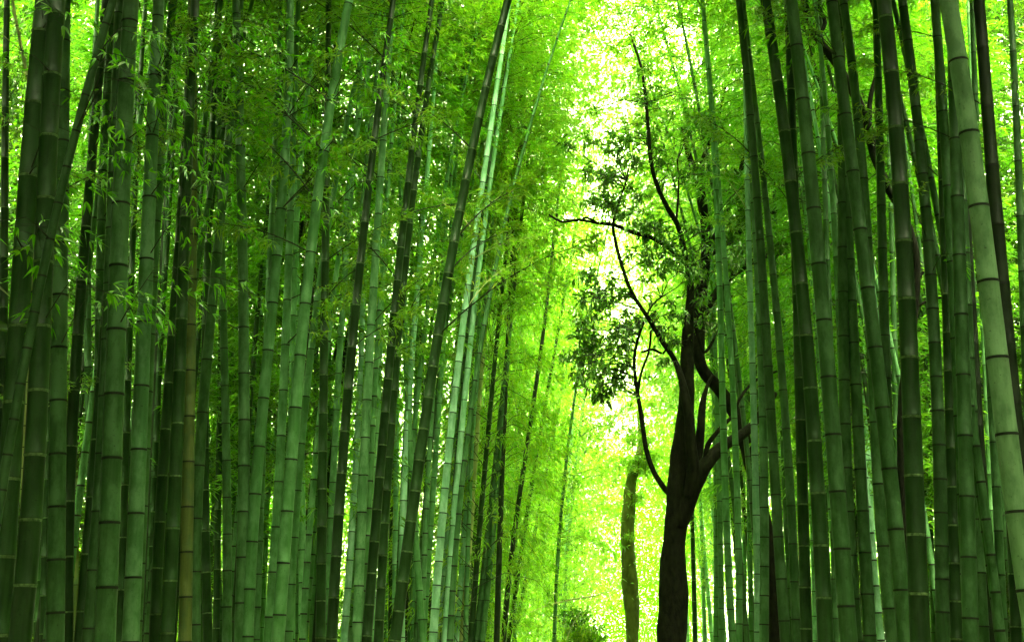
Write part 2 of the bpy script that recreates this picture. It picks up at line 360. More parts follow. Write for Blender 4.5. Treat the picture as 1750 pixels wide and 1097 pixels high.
# type, width px, centre line points (x, y), node (y, spacing) or None, distance or None
T = [
 ('d', 17, [(1,1047),(4,800),(6,550),(8,300),(11,50)], (270,86), None),
 ('g', 9,  [(12,1047),(16,800),(19,550),(21,300),(24,50)], (317,74), None),
 ('g', 17, [(-32,1047),(10,800),(54,550),(112,300),(178,50)], (534,62), 6.6),
 ('d', 37, [(1,1047),(17,800),(32,550),(49,300),(70,50)], (558,130), None),
 ('d', 36, [(39,1047),(58,800),(71,550),(80,300),(94,50)], (558,110), 7.2),
 ('d', 11, [(64,1047),(67,800),(70,550)], (1061,70), None),
 ('d', 13, [(75,1047),(81,800),(84,550),(92,300)], (1017,66), None),
 ('g', 29, [(95,1047),(98,800),(102,550),(105,300),(109,50)], (776,91), None),
 ('d', 20, [(114,1044),(120,800),(134,550),(155,300),(174,80)], (762,95), None),
 ('y', 10, [(128,1047),(130,920),(128,800),(123,650)], (920,80), None),
 ('d', 20, [(141,1047),(163,800),(180,550),(200,300)], (849,98), None),
 ('g', 21, [(155,1047),(172,800),(184,550)], (974,100), None),
 ('g', 14, [(153,800),(153,550),(150,300),(165,50)], (547,82), None),
 ('g', 18, [(160,1047),(168,800),(170,550),(176,300),(190,50)], (549,86), None),
 ('g', 34, [(181,1047),(191,800),(199,550),(209,300),(221,50)], (674,110), None),
 ('d', 14, [(206,1047),(214,800),(221,550),(232,300),(245,50)], (650,90), None),
 ('b', 27, [(225,1047),(236,800),(246,550),(257,300),(269,50)], (660,109), None),
 ('g', 19, [(234,1047),(246,800),(258,550),(272,300),(291,50)], (670,98), None),
 ('k', 12, [(248,1047),(259,800),(270,550),(287,300),(304,50)], (570,70), None),
 ('g', 12, [(249,1047),(262,800),(272,600)], (1030,56), None),
 ('d', 12, [(256,1047),(264,800),(277,550)], (815,60), None),
 ('d', 18, [(266,1047),(278,800),(297,550),(313,300),(326,50)], (654,80), None),
 ('d', 22, [(288,1047),(301,800),(309,550),(320,300),(331,50)], (813,90), None),
 ('y', 21, [(317,1047),(321,800),(326,550),(328,300),(329,50)], (712,78), None),
 ('g', 19, [(332,1047),(340,800),(359,550),(385,300),(407,50)], (615,91), None),
 ('g', 10, [(341,1047),(344,800),(340,550),(345,300),(350,50)], (640,60), None),
 ('d', 15, [(354,1047),(350,800),(350,620),(356,400)], (837,71), None),
 ('d', 11, [(370,1047),(374,800),(378,550)], (870,52), None),
 ('g', 9,  [(376,1047),(364,830),(352,700)], (800,45), None),
 ('g', 15, [(388,1047),(387,800),(382,550),(376,300),(374,50)], (724,64), None),
 ('g', 10, [(400,1047),(398,800),(395,550),(391,300)], (585,50), None),
 ('g', 9,  [(405,1047),(404,800),(404,550),(400,300)], (542,50), None),
 ('g', 20, [(412,1047),(417,800),(416,550),(412,300),(405,50)], (718,79), None),
 ('g', 9,  [(427,1047),(430,800),(436,550)], (1000,54), None),
 ('g', 20, [(424,1047),(439,800),(464,550),(484,300),(496,50)], (763,82), None),
 ('g', 14, [(438,1047),(447,800),(453,650)], (1037,56), None),
 ('g', 8,  [(449,1047),(458,800),(461,600)], (770,52), None),
 ('g', 16, [(462,1047),(478,800),(489,550),(499,300),(508,50)], (823,78), None),
 ('g', 21, [(478,1047),(497,800),(518,550),(548,300),(587,50)], (697,89), None),
 ('g', 14, [(495,1047),(511,800),(538,550),(575,300),(629,50)], (678,81), None),
 ('g', 13, [(498,1047),(498,800),(502,550),(511,300),(541,50)], (540,80), None),
 ('b', 10, [(505,1047),(517,800),(533,600)], (829,52), None),
 ('b', 12, [(517,1047),(515,800),(512,650)], (883,57), None),
 ('c', 7,  [(527,1047),(525,800),(527,600),(530,400)], (782,53), None),
 ('g', 10, [(535,1047),(539,800),(541,600),(540,400)], (797,52), None),
 ('d', 16, [(548,1047),(552,800),(553,600),(558,300)], (771,65), None),
 ('g', 10, [(562,1047),(564,800),(561,550),(558,300)], (563,54), None),
 ('b', 12, [(560,1047),(570,800),(584,550),(602,300),(625,50)], (763,62), None),
 ('d', 17, [(569,1047),(585,800),(605,550),(633,300),(665,50)], (737,72), None),
 ('p', 11, [(591,1047),(609,800),(616,600),(624,400)], (810,50), None),
 ('g', 8,  [(600,1047),(612,800),(626,600)], (1021,44), None),
 ('b', 16, [(612,1047),(621,800),(636,550),(650,300),(666,80)], (812,64), None),
 ('b', 11, [(636,1047),(641,800),(652,550),(662,300)], (798,57), None),
 ('d', 16, [(630,1047),(651,800),(671,550),(700,300),(731,50)], (760,56), None),
 ('d', 15, [(649,1047),(664,800),(682,550),(711,300),(748,50)], (781,57), None),
 ('g', 7,  [(660,1047),(668,800),(676,600)], (1038,53), None),
 ('d', 8,  [(668,1047),(671,800),(676,600)], (1027,54), None),
 ('p', 9,  [(675,1047),(677,800),(680,600),(684,420)], (788,60), None),
 ('d', 19, [(681,1047),(715,800),(752,550),(798,300),(855,50)], (786,53), 11.0),
 ('k', 8,  [(697,1047),(700,800),(702,600)], (1045,50), None),
 ('g', 9,  [(706,1047),(708,800),(713,600)], (1027,40), None),
 ('p', 11, [(686,1047),(692,800),(709,550),(728,320),(740,180)], (796,60), None),
 ('g', 11, [(719,1047),(704,800),(692,600),(688,430)], (806,52), None),
 ('g', 10, [(726,1047),(742,800),(760,570),(770,400)], (816,42), None),
 ('d', 8,  [(734,1047),(727,800),(722,650)], (820,40), None),
 ('p', 13, [(743,1047),(764,800),(792,550),(815,380)], (792,43), None),
 ('p', 9,  [(750,1047),(770,850),(790,690)], (1028,44), None),
 ('d', 8,  [(756,1047),(762,850),(775,650)], (1005,56), None),
 ('p', 11, [(764,1047),(783,800),(808,550),(841,290),(856,190)], (792,54), None),
 ('b', 9,  [(774,1047),(774,800),(786,620)], (788,42), None),
 ('p', 9,  [(784,1047),(803,800),(822,580),(840,400)], (826,47), None),
 ('c', 9,  [(793,1047),(811,800),(830,550),(850,340),(872,180)], (787,46), None),
 ('d', 7,  [(800,1047),(820,800),(837,620)], (980,36), None),
 ('d', 9,  [(808,1047),(829,800),(850,570),(868,400)], (803,39), None),
 ('g', 9,  [(819,1047),(846,800),(862,640),(880,480)], (1025,35), None),
 ('g', 9,  [(829,1047),(853,800),(864,650),(875,500)], (1025,36), None),
 ('g', 7,  [(836,1047),(848,900),(858,780),(870,600)], (1013,34), None),
 ('k', 9,  [(850,1047),(859,800),(864,650),(872,500)], (1023,29), None),
 ('k', 8,  [(864,1047),(877,930),(894,800),(912,690),(932,540)], (1025,30), None),
 ('d', 7,  [(876,1047),(890,950),(905,850),(925,730)], (1030,30), None),
 ('d', 6,  [(887,1047),(908,940),(925,850),(950,720)], (1018,30), None),
 ('g', 5,  [(896,1047),(914,960),(945,868),(980,797),(1018,748)], (900,34), None),
 ('g', 5,  [(904,1060),(922,970),(932,900)], (1000,30), None),
 # right of the path
 ('g', 5,  [(1170,1047),(1168,900)], (1060,30), None),
 ('d', 7,  [(1187,1047),(1183,900),(1180,800),(1176,700)], (1027,36), None),
 ('g', 6,  [(1203,1047),(1199,900),(1196,800)], (1004,34), None),
 ('b', 6,  [(1213,1047),(1205,950),(1196,850),(1190,760)], (1050,30), None),
 ('g', 8,  [(1224,1047),(1222,800),(1219,640),(1212,480)], (1020,34), None),
 ('g', 9,  [(1233,1047),(1228,800),(1225,670),(1220,540)], (1039,36), None),
 ('g', 12, [(1249,1047),(1238,800),(1232,550),(1222,300),(1213,150)], (774,40), 15.5),
 ('g', 11, [(1263,1047),(1259,800),(1245,550),(1228,300),(1216,170)], (806,45), 16.5),
 ('g', 7,  [(1272,1047),(1271,850),(1268,700)], (1000,36), None),
 ('g', 8,  [(1283,1047),(1280,850),(1276,700)], (1011,34), None),
 ('p', 12, [(1295,1047),(1291,800),(1283,550),(1277,300),(1273,100)], (778,52), 15.0),
 ('b', 15, [(1306,1047),(1306,800),(1300,600),(1293,420)], (765,52), 13.5),
 ('g', 17, [(1339,1047),(1323,800),(1308,550),(1291,300),(1268,50)], (773,73), 11.8),
 ('g', 15, [(1360,1047),(1348,800),(1329,550),(1304,300),(1285,130)], (799,66), None),
 ('g', 9,  [(1352,1047),(1339,800),(1331,550),(1322,300),(1316,50)], (802,52), None),
 ('c', 5,  [(1352,700),(1350,550),(1356,400)], (583,24), None),
 ('d', 19, [(1377,1047),(1371,800),(1363,550),(1357,300),(1348,50)], (790,72), None),
 ('p', 8,  [(1392,1047),(1386,800),(1378,600),(1370,350)], (1010,43), None),
 ('d', 25, [(1409,1047),(1394,800),(1377,550),(1349,300),(1316,50)], (753,90), None),
 ('g', 28, [(1447,1047),(1428,800),(1408,550),(1385,300),(1358,50)], (743,98), None),
 ('g', 9,  [(1417,1047),(1408,800),(1401,600)], (763,50), None),
 ('g', 13, [(1427,1047),(1425,800),(1417,550),(1409,300),(1403,50)], (308,70), None),
 ('g', 14, [(1460,1047),(1447,800),(1433,550),(1422,300),(1398,50)], (292,75), None),
 ('g', 20, [(1459,1047),(1448,800),(1439,550),(1441,300),(1436,50)], (500,76), None),
 ('g', 8,  [(1465,1047),(1456,800),(1446,600)], (780,44), None),
 ('g', 20, [(1484,1047),(1471,800),(1456,550),(1446,300),(1436,100)], (802,72), None),
 ('p', 10, [(1498,1047),(1486,800),(1471,550),(1464,300)], (786,61), None),
 ('g', 26, [(1544,1047),(1520,800),(1490,550),(1458,300),(1427,50)], (801,104), None),
 ('g', 21, [(1520,1047),(1501,800),(1488,550),(1475,300),(1448,50)], (722,106), None),
 ('g', 19, [(1530,1047),(1519,800),(1511,550),(1505,300),(1498,50)], (574,74), None),
 ('g', 12, [(1537,1047),(1533,800),(1528,550),(1521,300)], (582,75), None),
 ('d', 32, [(1571,1047),(1561,800),(1552,550),(1537,300),(1516,50)], (712,101), None),
 ('b', 7,  [(1585,1047),(1581,800),(1576,600)], (850,50), None),
 ('g', 8,  [(1594,1047),(1589,800),(1582,550),(1578,300)], (788,60), None),
 ('g', 22, [(1611,1047),(1605,800),(1597,550),(1576,300),(1549,50)], (819,58), None),
 ('d', 20, [(1634,1047),(1627,800),(1620,550),(1611,300),(1602,50)], (832,66), None),
 ('g', 22, [(1656,1047),(1645,800),(1633,550),(1619,300),(1601,50)], (192,128), None),
 ('g', 25, [(1658,1047),(1651,800),(1643,550),(1635,300),(1627,50)], (745,104), None),
 ('g', 17, [(1679,1047),(1667,800),(1655,550),(1645,300)], (796,92), None),
 ('k', 15, [(1693,1047),(1679,800),(1662,550),(1650,300)], (798,70), None),
 ('g', 12, [(1702,1047),(1692,800),(1683,600)], (811,62), None),
 ('g', 15, [(1712,1047),(1703,800),(1684,550),(1675,300),(1662,50)], (832,76), None),
 ('w', 38, [(1764,1047),(1728,800),(1697,550),(1666,300),(1629,50)], (612,131), 7.0),
 ('k', 26, [(1772,1047),(1744,800),(1719,550),(1697,300),(1677,50)], (285,101), None),
 ('d', 17, [(1735,1047),(1724,800),(1712,600)], (1070,90), None),
 ('g', 9,  [(1722,550),(1711,300),(1702,50)], (600,55), None),
 ('g', 17, [(1775,1047),(1762,800),(1750,550),(1742,300),(1729,50)], (90,94), None),
 ('p', 6,  [(1724,500),(1718,300),(1714,80)], (292,60), None),
 ('c', 8,  [(62,240),(47,130),(38,90),(30,50),(18,-20)], (45,44), 12.0),
]
LOOK = {'m': 'lit-toned green', 'w': 'pale green', 'd': 'dark green', 'g': 'mid green', 'b': 'light green', 'p': 'pale bluish', 'y': 'olive brown', 'c': 'straw yellow', 'k': 'near-black'}
RING = {'m': 'dark rings', 'w': 'dark rings', 'd': 'pale rings', 'g': 'dark rings', 'b': 'dark rings', 'p': 'dark rings', 'y': 'brown rings', 'c': 'dark rings', 'k': 'faint rings'}
ORD = ['first', 'second', 'third', 'fourth', 'fifth', 'sixth', 'seventh', 'eighth', 'ninth', 'tenth', 'eleventh', 'twelfth', 'thirteenth',
       'fourteenth', 'fifteenth', 'sixteenth', 'seventeenth', 'eighteenth', 'nineteenth', 'twentieth']
def ordinal(n):
    if n < 20: return ORD[n]
    tens = {2: 'twenty', 3: 'thirty', 4: 'forty', 5: 'fifty'}[(n + 1) // 10]
    u = (n + 1) % 10
    return {'twenty': 'twentieth', 'thirty': 'thirtieth', 'forty': 'fortieth', 'fifty': 'fiftieth'}[tens] if u == 0 else tens + '-' + ORD[u - 1]
def girth(w):
    return 'thick' if w >= 22 else 'medium' if w >= 13 else 'slender' if w >= 8 else 'thin'

random.seed(21)
culms = []
for typ, w, pts, nd, Yg in T:
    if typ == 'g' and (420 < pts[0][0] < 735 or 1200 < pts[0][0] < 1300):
        typ = 'm'  # green stems nearer the light take the copy painted lighter
    D = min(0.128, 0.086 + 0.0012 * w)
    Y = Yg or F * D / w
    xs = np.array([p[0] for p in pts], float); ys = np.array([p[1] for p in pts], float)
    deg = 1 if len(pts) == 2 else 2 if len(pts) < 5 else 3
    co = np.polyfit(ys / 1000, xs, deg)
    lo, hi = ys.min() - 30, ys.max() + 30
    dco = np.polyder(co)
    def fx(py, co=co, lo=lo, hi=hi, dco=dco):
        if py < lo: return np.polyval(co, lo / 1000) + (py - lo) / 1000 * np.polyval(dco, lo / 1000)
        if py > hi: return np.polyval(co, hi / 1000) + (py - hi) / 1000 * np.polyval(dco, hi / 1000)
        return np.polyval(co, py / 1000)
    y0, dy = nd
    H = random.uniform(14.5, 17.5) if Y < 26 else random.uniform(15, 18)
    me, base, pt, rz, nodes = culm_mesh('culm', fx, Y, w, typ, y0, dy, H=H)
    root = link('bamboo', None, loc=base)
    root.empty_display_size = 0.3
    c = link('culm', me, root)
    culms.append(dict(root=root, typ=typ, w=w, Y=Y, H=H, fx=fx, base=base, pt=pt, rz=rz, nodes=nodes, x=float(fx(1047)), x0=float(fx(300))))

# labels: each one by its look and its rank among the stems that look like it
byk = {}
for c in culms:
    side = 'left' if c['x'] < 1000 else 'right'
    c['key'] = (girth(c['w']), c['typ'], side)
    byk.setdefault(c['key'], []).append(c)
for key, lst in byk.items():
    lst.sort(key=lambda c: c['x'])
    g, t, side = key
    for i, c in enumerate(lst):
        what = f"{g} {LOOK[t]} bamboo with {RING[t]}"
        if len(lst) == 1:
            lab = f"{what}, alone of its look in the {side} grove"
        else:
            lab = f"{what}, {ordinal(i)} such stem from the left, {side} grove"
        c['root']['label'] = lab; c['root']['category'] = 'bamboo'; c['root']['group'] = 'bamboo stems beside the path'
def relabel(x, w, lab):
    c = min((c for c in culms if c['w'] == w), key=lambda c: abs(c['x'] - x)); c['root']['label'] = lab
relabel(1764, 38, 'thickest pale blotched bamboo leaning across the right edge of the photo')
relabel(681, 19, 'dark bamboo leaning strongly right, its top crossing the bright leaves')
relabel(793, 9, 'slender straw yellow bamboo nearest the path in the left grove')
relabel(-32, 17, 'smooth green bamboo leaning right in front of the two thickest dark stems')
relabel(317, 21, 'olive brown upright bamboo, the only brownish thick stem of the left grove')
relabel(62, 8, 'short curved straw yellow stem at the upper left corner')

# ------------------------------------------------------------------ foliage variants
def crown_mesh(name, hc, rmax, nb, mat, lscale=1.0, seed=0, dens=1.0):
    g = np.random.default_rng(seed)
    base = []; dr = []
    twig = []
    for b in range(nb):
        z0 = hc * (b + g.random()) / nb
        u = z0 / hc
        Rr = rmax * (0.35 + 0.65 * math.sin(math.pi * min(1, 0.18 + u * 0.82)) ** 0.8) * g.uniform(0.65, 1.15)
        az = g.uniform(0, 2 * math.pi)
        out = np.array([math.cos(az), math.sin(az), 0])
        lat = np.array([-out[1], out[0], 0])
        bend = g.normal() * 0.25
        rise, fall = g.uniform(0.5, 0.9), g.uniform(0.45, 0.95)
        def bp(s):
            return np.array([0, 0, z0]) + out * Rr * s + lat * bend * Rr * s * s + np.array([0, 0, 1.0]) * Rr * (rise * s - fall * s * s)
        twig.append(([Vector(bp(s)) for s in (0, .3, .6, .95)], [0.007, 0.005, 0.0035, 0.0015]))
        nc = int(dens * Rr * g.uniform(8, 13))
        for _ in range(nc):
            s = g.uniform(0.22, 1.0) ** 0.8
            off = g.normal(size=3) * np.array([0.14, 0.14, 0.055]) * (0.5 + s)
            p = bp(s) + off
            k = g.integers(4, 8)
            mainv = out * g.uniform(0.3, 1.1) + g.normal(size=3) * np.array([.55, .55, .25]) + np.array([0, 0, -0.2])
            for q in range(k):
                base.append(p + g.normal(size=3) * 0.03)
                dr.append(mainv + g.normal(size=3) * 0.42 + np.array([0, 0, -0.1]))
    base = np.array(base); dr = np.array(dr)
    n = len(base)
    V, Tt = leaf_arrays(base, dr, rng.uniform(0.07, 0.135, n) * lscale, rng.uniform(0.012, 0.019, n) * lscale)
    tv, tq, _ = join_arrays([tube_arrays(p, r, 3) for p, r in twig])
    tq = np.array(tq); tri = np.concatenate([tq[:, [0, 1, 2]], tq[:, [0, 2, 3]]])
    Vall = np.concatenate([V, np.array(tv)]); Fall = np.concatenate([Tt, tri + len(V)])
    mi = np.concatenate([np.zeros(len(Tt)), np.ones(len(tri))])
    return mesh_np(name, Vall, Fall, [mat, TWIG], mi)

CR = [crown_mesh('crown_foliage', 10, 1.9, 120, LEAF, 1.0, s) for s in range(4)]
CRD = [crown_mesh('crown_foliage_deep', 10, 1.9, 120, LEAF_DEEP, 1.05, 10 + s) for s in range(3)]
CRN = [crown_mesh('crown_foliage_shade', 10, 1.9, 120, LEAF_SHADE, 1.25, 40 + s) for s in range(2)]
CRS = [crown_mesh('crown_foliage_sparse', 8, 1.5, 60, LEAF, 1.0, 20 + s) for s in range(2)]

def add_crown(root, base, pt, H, z0, variants, name='foliage', wide=1.0):
    me = random.choice(variants)
    o = link(name, me, root)
    p0 = pt(z0); p1 = pt(H)
    ax = (p1 - p0)
    hc = 10.0 if me not in CRS else 8.0
    q = Vector((0, 0, 1)).rotation_difference(ax.normalized())
    s = ax.length / hc
    o.rotation_mode = 'QUATERNION'
    o.rotation_quaternion = q @ Vector((0, 0, 1)).rotation_difference(Vector((0, 0, 1)))
    from mathutils import Quaternion
    o.rotation_quaternion = q @ Quaternion((0, 0, 1), random.uniform(0, 6.28))
    o.scale = (wide, wide, s)
    o.location = p0 - base
    return o

for c in culms:
    Y = c['Y']
    zt = at(0, -30, Y).z              # height of the frame's top edge at this distance
    out = c['x'] < 430 or c['x'] > 1330
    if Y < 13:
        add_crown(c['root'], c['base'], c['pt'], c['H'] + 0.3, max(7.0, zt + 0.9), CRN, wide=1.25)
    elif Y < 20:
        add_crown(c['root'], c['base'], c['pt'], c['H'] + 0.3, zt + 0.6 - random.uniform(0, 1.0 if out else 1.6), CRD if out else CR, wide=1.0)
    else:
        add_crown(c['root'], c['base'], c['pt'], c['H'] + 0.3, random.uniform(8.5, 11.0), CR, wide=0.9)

# ------------------------------------------------------------------ background bamboo
VARC = {}
def bg_culm(typ, H, bend, seed):
    key = (typ, round(H), seed)
    if key in VARC: return VARC[key]
    rr = random.Random(seed + 99)
    pts = []; rad = []; mid = []
    z = 0; sp = 0.3; r0 = 0.05
    def p(z): return Vector((bend * (max(z, 0) / H) ** 2.2 * 3.0, 0, z))
    def r(z): return r0 * max(0.07, 1 - 0.9 * (z / H) ** 1.3)
    pts.append(p(-0.1)); rad.append(r(0))
    def add(z, rr_, m): pts.append(p(z)); rad.append(rr_); mid.append(m)
    while z < H - 0.3:
        z += sp * rr.uniform(.94, 1.06); sp = min(0.42, sp * 1.02)
        k = r(z)
        add(z - .01, k, 0); add(z, k * 1.08, 1); add(z + .012, k, 1)
    add(H, 0.004, 0)
    V, Q, MI = tube_arrays(pts, rad, 7, mid)
    VARC[key] = (mesh_np('culm_far', V, Q, [M[typ], NODE_DARK, NODE_PALE], MI, smooth=True), p)
    return VARC[key]

def path_x(Y):  # centre of the path
    return 0.3 + Y * 0.062
def scatter(n, side, y0, y1, near, far, zone, group, zc=(3.0, 7.0), deep=False, lean=1.0, wide=(0.95, 1.25), px=(-40, 1790), sds=(0, 1, 2), typs=None):
    k = 0
    tries = 0
    while k < n and tries < n * 60:
        tries += 1
        Y = y0 + (y1 - y0) * random.random() ** 0.9
        d = near + (far - near) * random.random() ** 1.3
        X = path_x(Y) + side * d
        u = W0 / 2 + F * X / (Y * 0.966)
        if not px[0] < u < px[1]: continue
        typ = random.choice(typs or ('dgggdbp' if not deep else 'dgdk'))
        sd_ = random.choice(sds)
        H = random.choice([14, 16, 18])
        bend = [0.25, 0.5, 0.9][sd_]
        me, pf = bg_culm(typ, H, bend, sd_)
        root = link('bamboo', None, loc=(X, Y, 0))
        ang = (0 if side < 0 else math.pi) + random.uniform(-.7, .7)
        # side<0 stands left of the path and bows to the right, over it
        tilt = random.uniform(0.0, 0.05) * lean
        root.rotation_euler = (0, 0, ang)
        root['label'] = zone; root['category'] = 'bamboo'; root['group'] = group
        link('culm', me, root)
        z0 = random.uniform(*zc)
        add_crown(root, Vector((0, 0, 0)), lambda z: pf(min(z, H)) + Vector((0, 0, max(0, z - H))), H + 0.4, z0,
                  CRD if deep else CR, wide=random.uniform(*wide))
        k += 1

# left-hand wall along the path, its thicket behind, the right-hand grove and the far end
scatter(34, -1, 22, 46, 1.1, 4.5, 'tall feathery bamboo of the sunlit row lining the path on its left', 'feathery bamboo left of the path', zc=(0.6, 4.0), wide=(0.85, 1.15), typs='gbbgp')
scatter(14, -1, 20, 46, 4.5, 16, 'leafy bamboo deep inside the left-hand thicket behind the row', 'bamboo deep in the left thicket', zc=(2.0, 6.0), deep=True, wide=(1.1, 1.5))
scatter(26, 1, 22, 46, 2.8, 6.5, 'feathery bamboo behind the dark forked tree, right of the path', 'feathery bamboo right of the path', zc=(2.5, 7.0), wide=(0.85, 1.15))
scatter(20, 1, 18, 46, 6.0, 16, 'leafy bamboo deep inside the right-hand thicket', 'bamboo deep in the right thicket', zc=(2.0, 6.0), deep=True, wide=(1.1, 1.5))

scatter(18, -1, 18, 27, 4.0, 13, 'shaded leafy bamboo behind the thick stems of the left grove', 'shaded bamboo of the left grove', zc=(3.2, 6.5), deep=True, wide=(1.2, 1.6), px=(-60, 520))
scatter(16, 1, 18, 27, 4.5, 13, 'shaded leafy bamboo behind the thick stems of the right grove', 'shaded bamboo of the right grove', zc=(3.2, 6.5), deep=True, wide=(1.2, 1.6), px=(1380, 1810))
scatter(4, 1, 20, 24, 2.1, 2.9, 'bamboo arching high over the path from the right row', 'bamboo arching over the path', zc=(9, 10), wide=(1.1, 1.3), sds=(2,), typs='bg')
scatter(9, -1, 12, 22, 1.6, 9, 'bare slender stem in the dense left stand, its crown above the photo', 'bare stems of the left stand', zc=(10.5, 11.5), wide=(.9, 1.1), px=(-20, 300))
scatter(20, -1, 17, 24, 0.8, 6, 'bare slender stem packed behind the leaning stems of the left stand', 'bare stems behind the leaning ones', zc=(11, 12), wide=(.9, 1.1), px=(380, 780), typs='mgbmd')
scatter(14, 1, 12, 22, 3.3, 9, 'bare slender stem in the dense right stand, its crown above the photo', 'bare stems of the right stand', zc=(10.5, 11.5), wide=(.9, 1.1), px=(1370, 1770))
scatter(2, -1, 32, 46, 0.6, 1.2, 'bamboo bowing far over the path from its left edge', 'bamboo bowing over the path', zc=(6, 9), wide=(1.1, 1.4))
scatter(6, 1, 28, 46, 2.4, 4.4, 'bamboo bowing over the path from behind the mossy trunk', 'bamboo bowing over the path', zc=(6, 9), wide=(1.1, 1.4))

# ------------------------------------------------------------------ broadleaf trees
AN = {}
def limb(name, root, base, pts, Y, mat, sides=12, bump=0.05, seed=1, widths=None):
    """pts: (px, py, width px, depth offset)"""
    P = [at(a, b, Y + d) for a, b, w, d in pts]
    Rr = [w / F * Y / 2 for a, b, w, d in pts]
    # resample with Catmull-Rom
    PP = []; RR = []
    n = len(P)
    for i in range(n - 1):
        p0, p1, p2, p3 = P[max(i - 1, 0)], P[i], P[i + 1], P[min(i + 2, n - 1)]
        m = max(3, int((p2 - p1).length / 0.06))
        m = min(m, 14)
        for k in range(m):
            t = k / m
            PP.append(0.5 * ((2 * p1) + (p2 - p0) * t + (2 * p0 - 5 * p1 + 4 * p2 - p3) * t * t + (3 * p1 - p0 - 3 * p2 + p3) * t ** 3))
            RR.append(Rr[i] * (1 - t) + Rr[i + 1] * t)
    PP.append(P[-1]); RR.append(Rr[-1] * .8)
    AN.setdefault(root.name, []).extend(PP[len(PP) // 3::2])
    g = np.random.default_rng(seed)
    V, Q, MI = tube_arrays(PP, RR, sides)
    ph = g.uniform(0, 6, 4)
    out = []
    for idx, v in enumerate(V):
        i = idx // sides; k = idx % sides; a = 2 * math.pi * k / sides
        f = 1 + bump * (math.sin(2 * a + i * .21 + ph[0]) + .7 * math.sin(3 * a - i * .33 + ph[1]) + .6 * math.sin(i * .8 + ph[2]))
        c = PP[i]
        out.append((c + (Vector(v) - c) * f) - base)
    # closing caps
    Q = list(Q)
    Q.append(tuple(range(sides - 1, -1, -1))); Q.append(tuple(range(len(out) - sides, len(out))))
    return link(name, mesh_np(name, out, Q, [mat], smooth=True), root)

def leaf_cloud(name, root, base, centres, n_per, mat, L=(0.09, 0.14), wr=0.33, droop=0.3, size=1.0, twigs=True, anchors=None):
    b = []; d = []; tw = []
    if anchors:
        for cx, cy, cz, r in centres:
            c = Vector((cx, cy, cz)); a = min(anchors, key=lambda p: (p - c).length + max(0, p.z - c.z))
            m1 = a.lerp(c, .5) + Vector((random.uniform(-.08, .08), random.uniform(-.08, .08), random.uniform(0, .12)))
            tw.append(([a, m1, c], [.012, .008, .003]))
            for _ in range(5):
                tw.append(([m1.lerp(c, random.random()), c + Vector([random.gauss(0, r * .7) for _ in range(3)])], [.005, .002]))
    g = rng
    for cx, cy, cz, r in centres:
        for _ in range(int(n_per * r * r * 4)):
            p = g.normal(size=3); p = p / np.linalg.norm(p) * g.random() ** 0.5 * r
            p = p * np.array([1.25, 1.1, 0.75]) + np.array([cx, cy, cz])
            m = g.normal(size=3) * .6 + np.array([0, 0, -.4])
            if twigs and g.random() < .5:
                e = p + g.normal(size=3) * np.array([.12, .12, .06]) + np.array([0, 0, .06])
                tw.append(([Vector(p), Vector(e)], [0.0035, 0.002]))
            for q in range(g.integers(4, 8)):
                b.append(p + g.normal(size=3) * .035); d.append(m + g.normal(size=3) * .7)
    b = np.array(b) - np.array(base); d = np.array(d); n = len(b)
    l = g.uniform(L[0], L[1], n) * size
    V, Tt = leaf_arrays(b, d, l, l * wr, droop)
    mi = np.zeros(len(Tt)); mats = [mat]
    if tw:
        tv, tq, _ = join_arrays([tube_arrays(p, r, 3) for p, r in tw])
        tv = np.array(tv) - np.array(base)
        tq = np.array(tq); tri = np.concatenate([tq[:, [0, 1, 2]], tq[:, [0, 2, 3]]])
        V = np.concatenate([V, tv]); Tt = np.concatenate([Tt, tri + n * 4]); mi = np.concatenate([mi, np.ones(len(tri))]); mats.append(TWIG)
    return link(name, mesh_np(name, V, Tt, mats, mi), root)

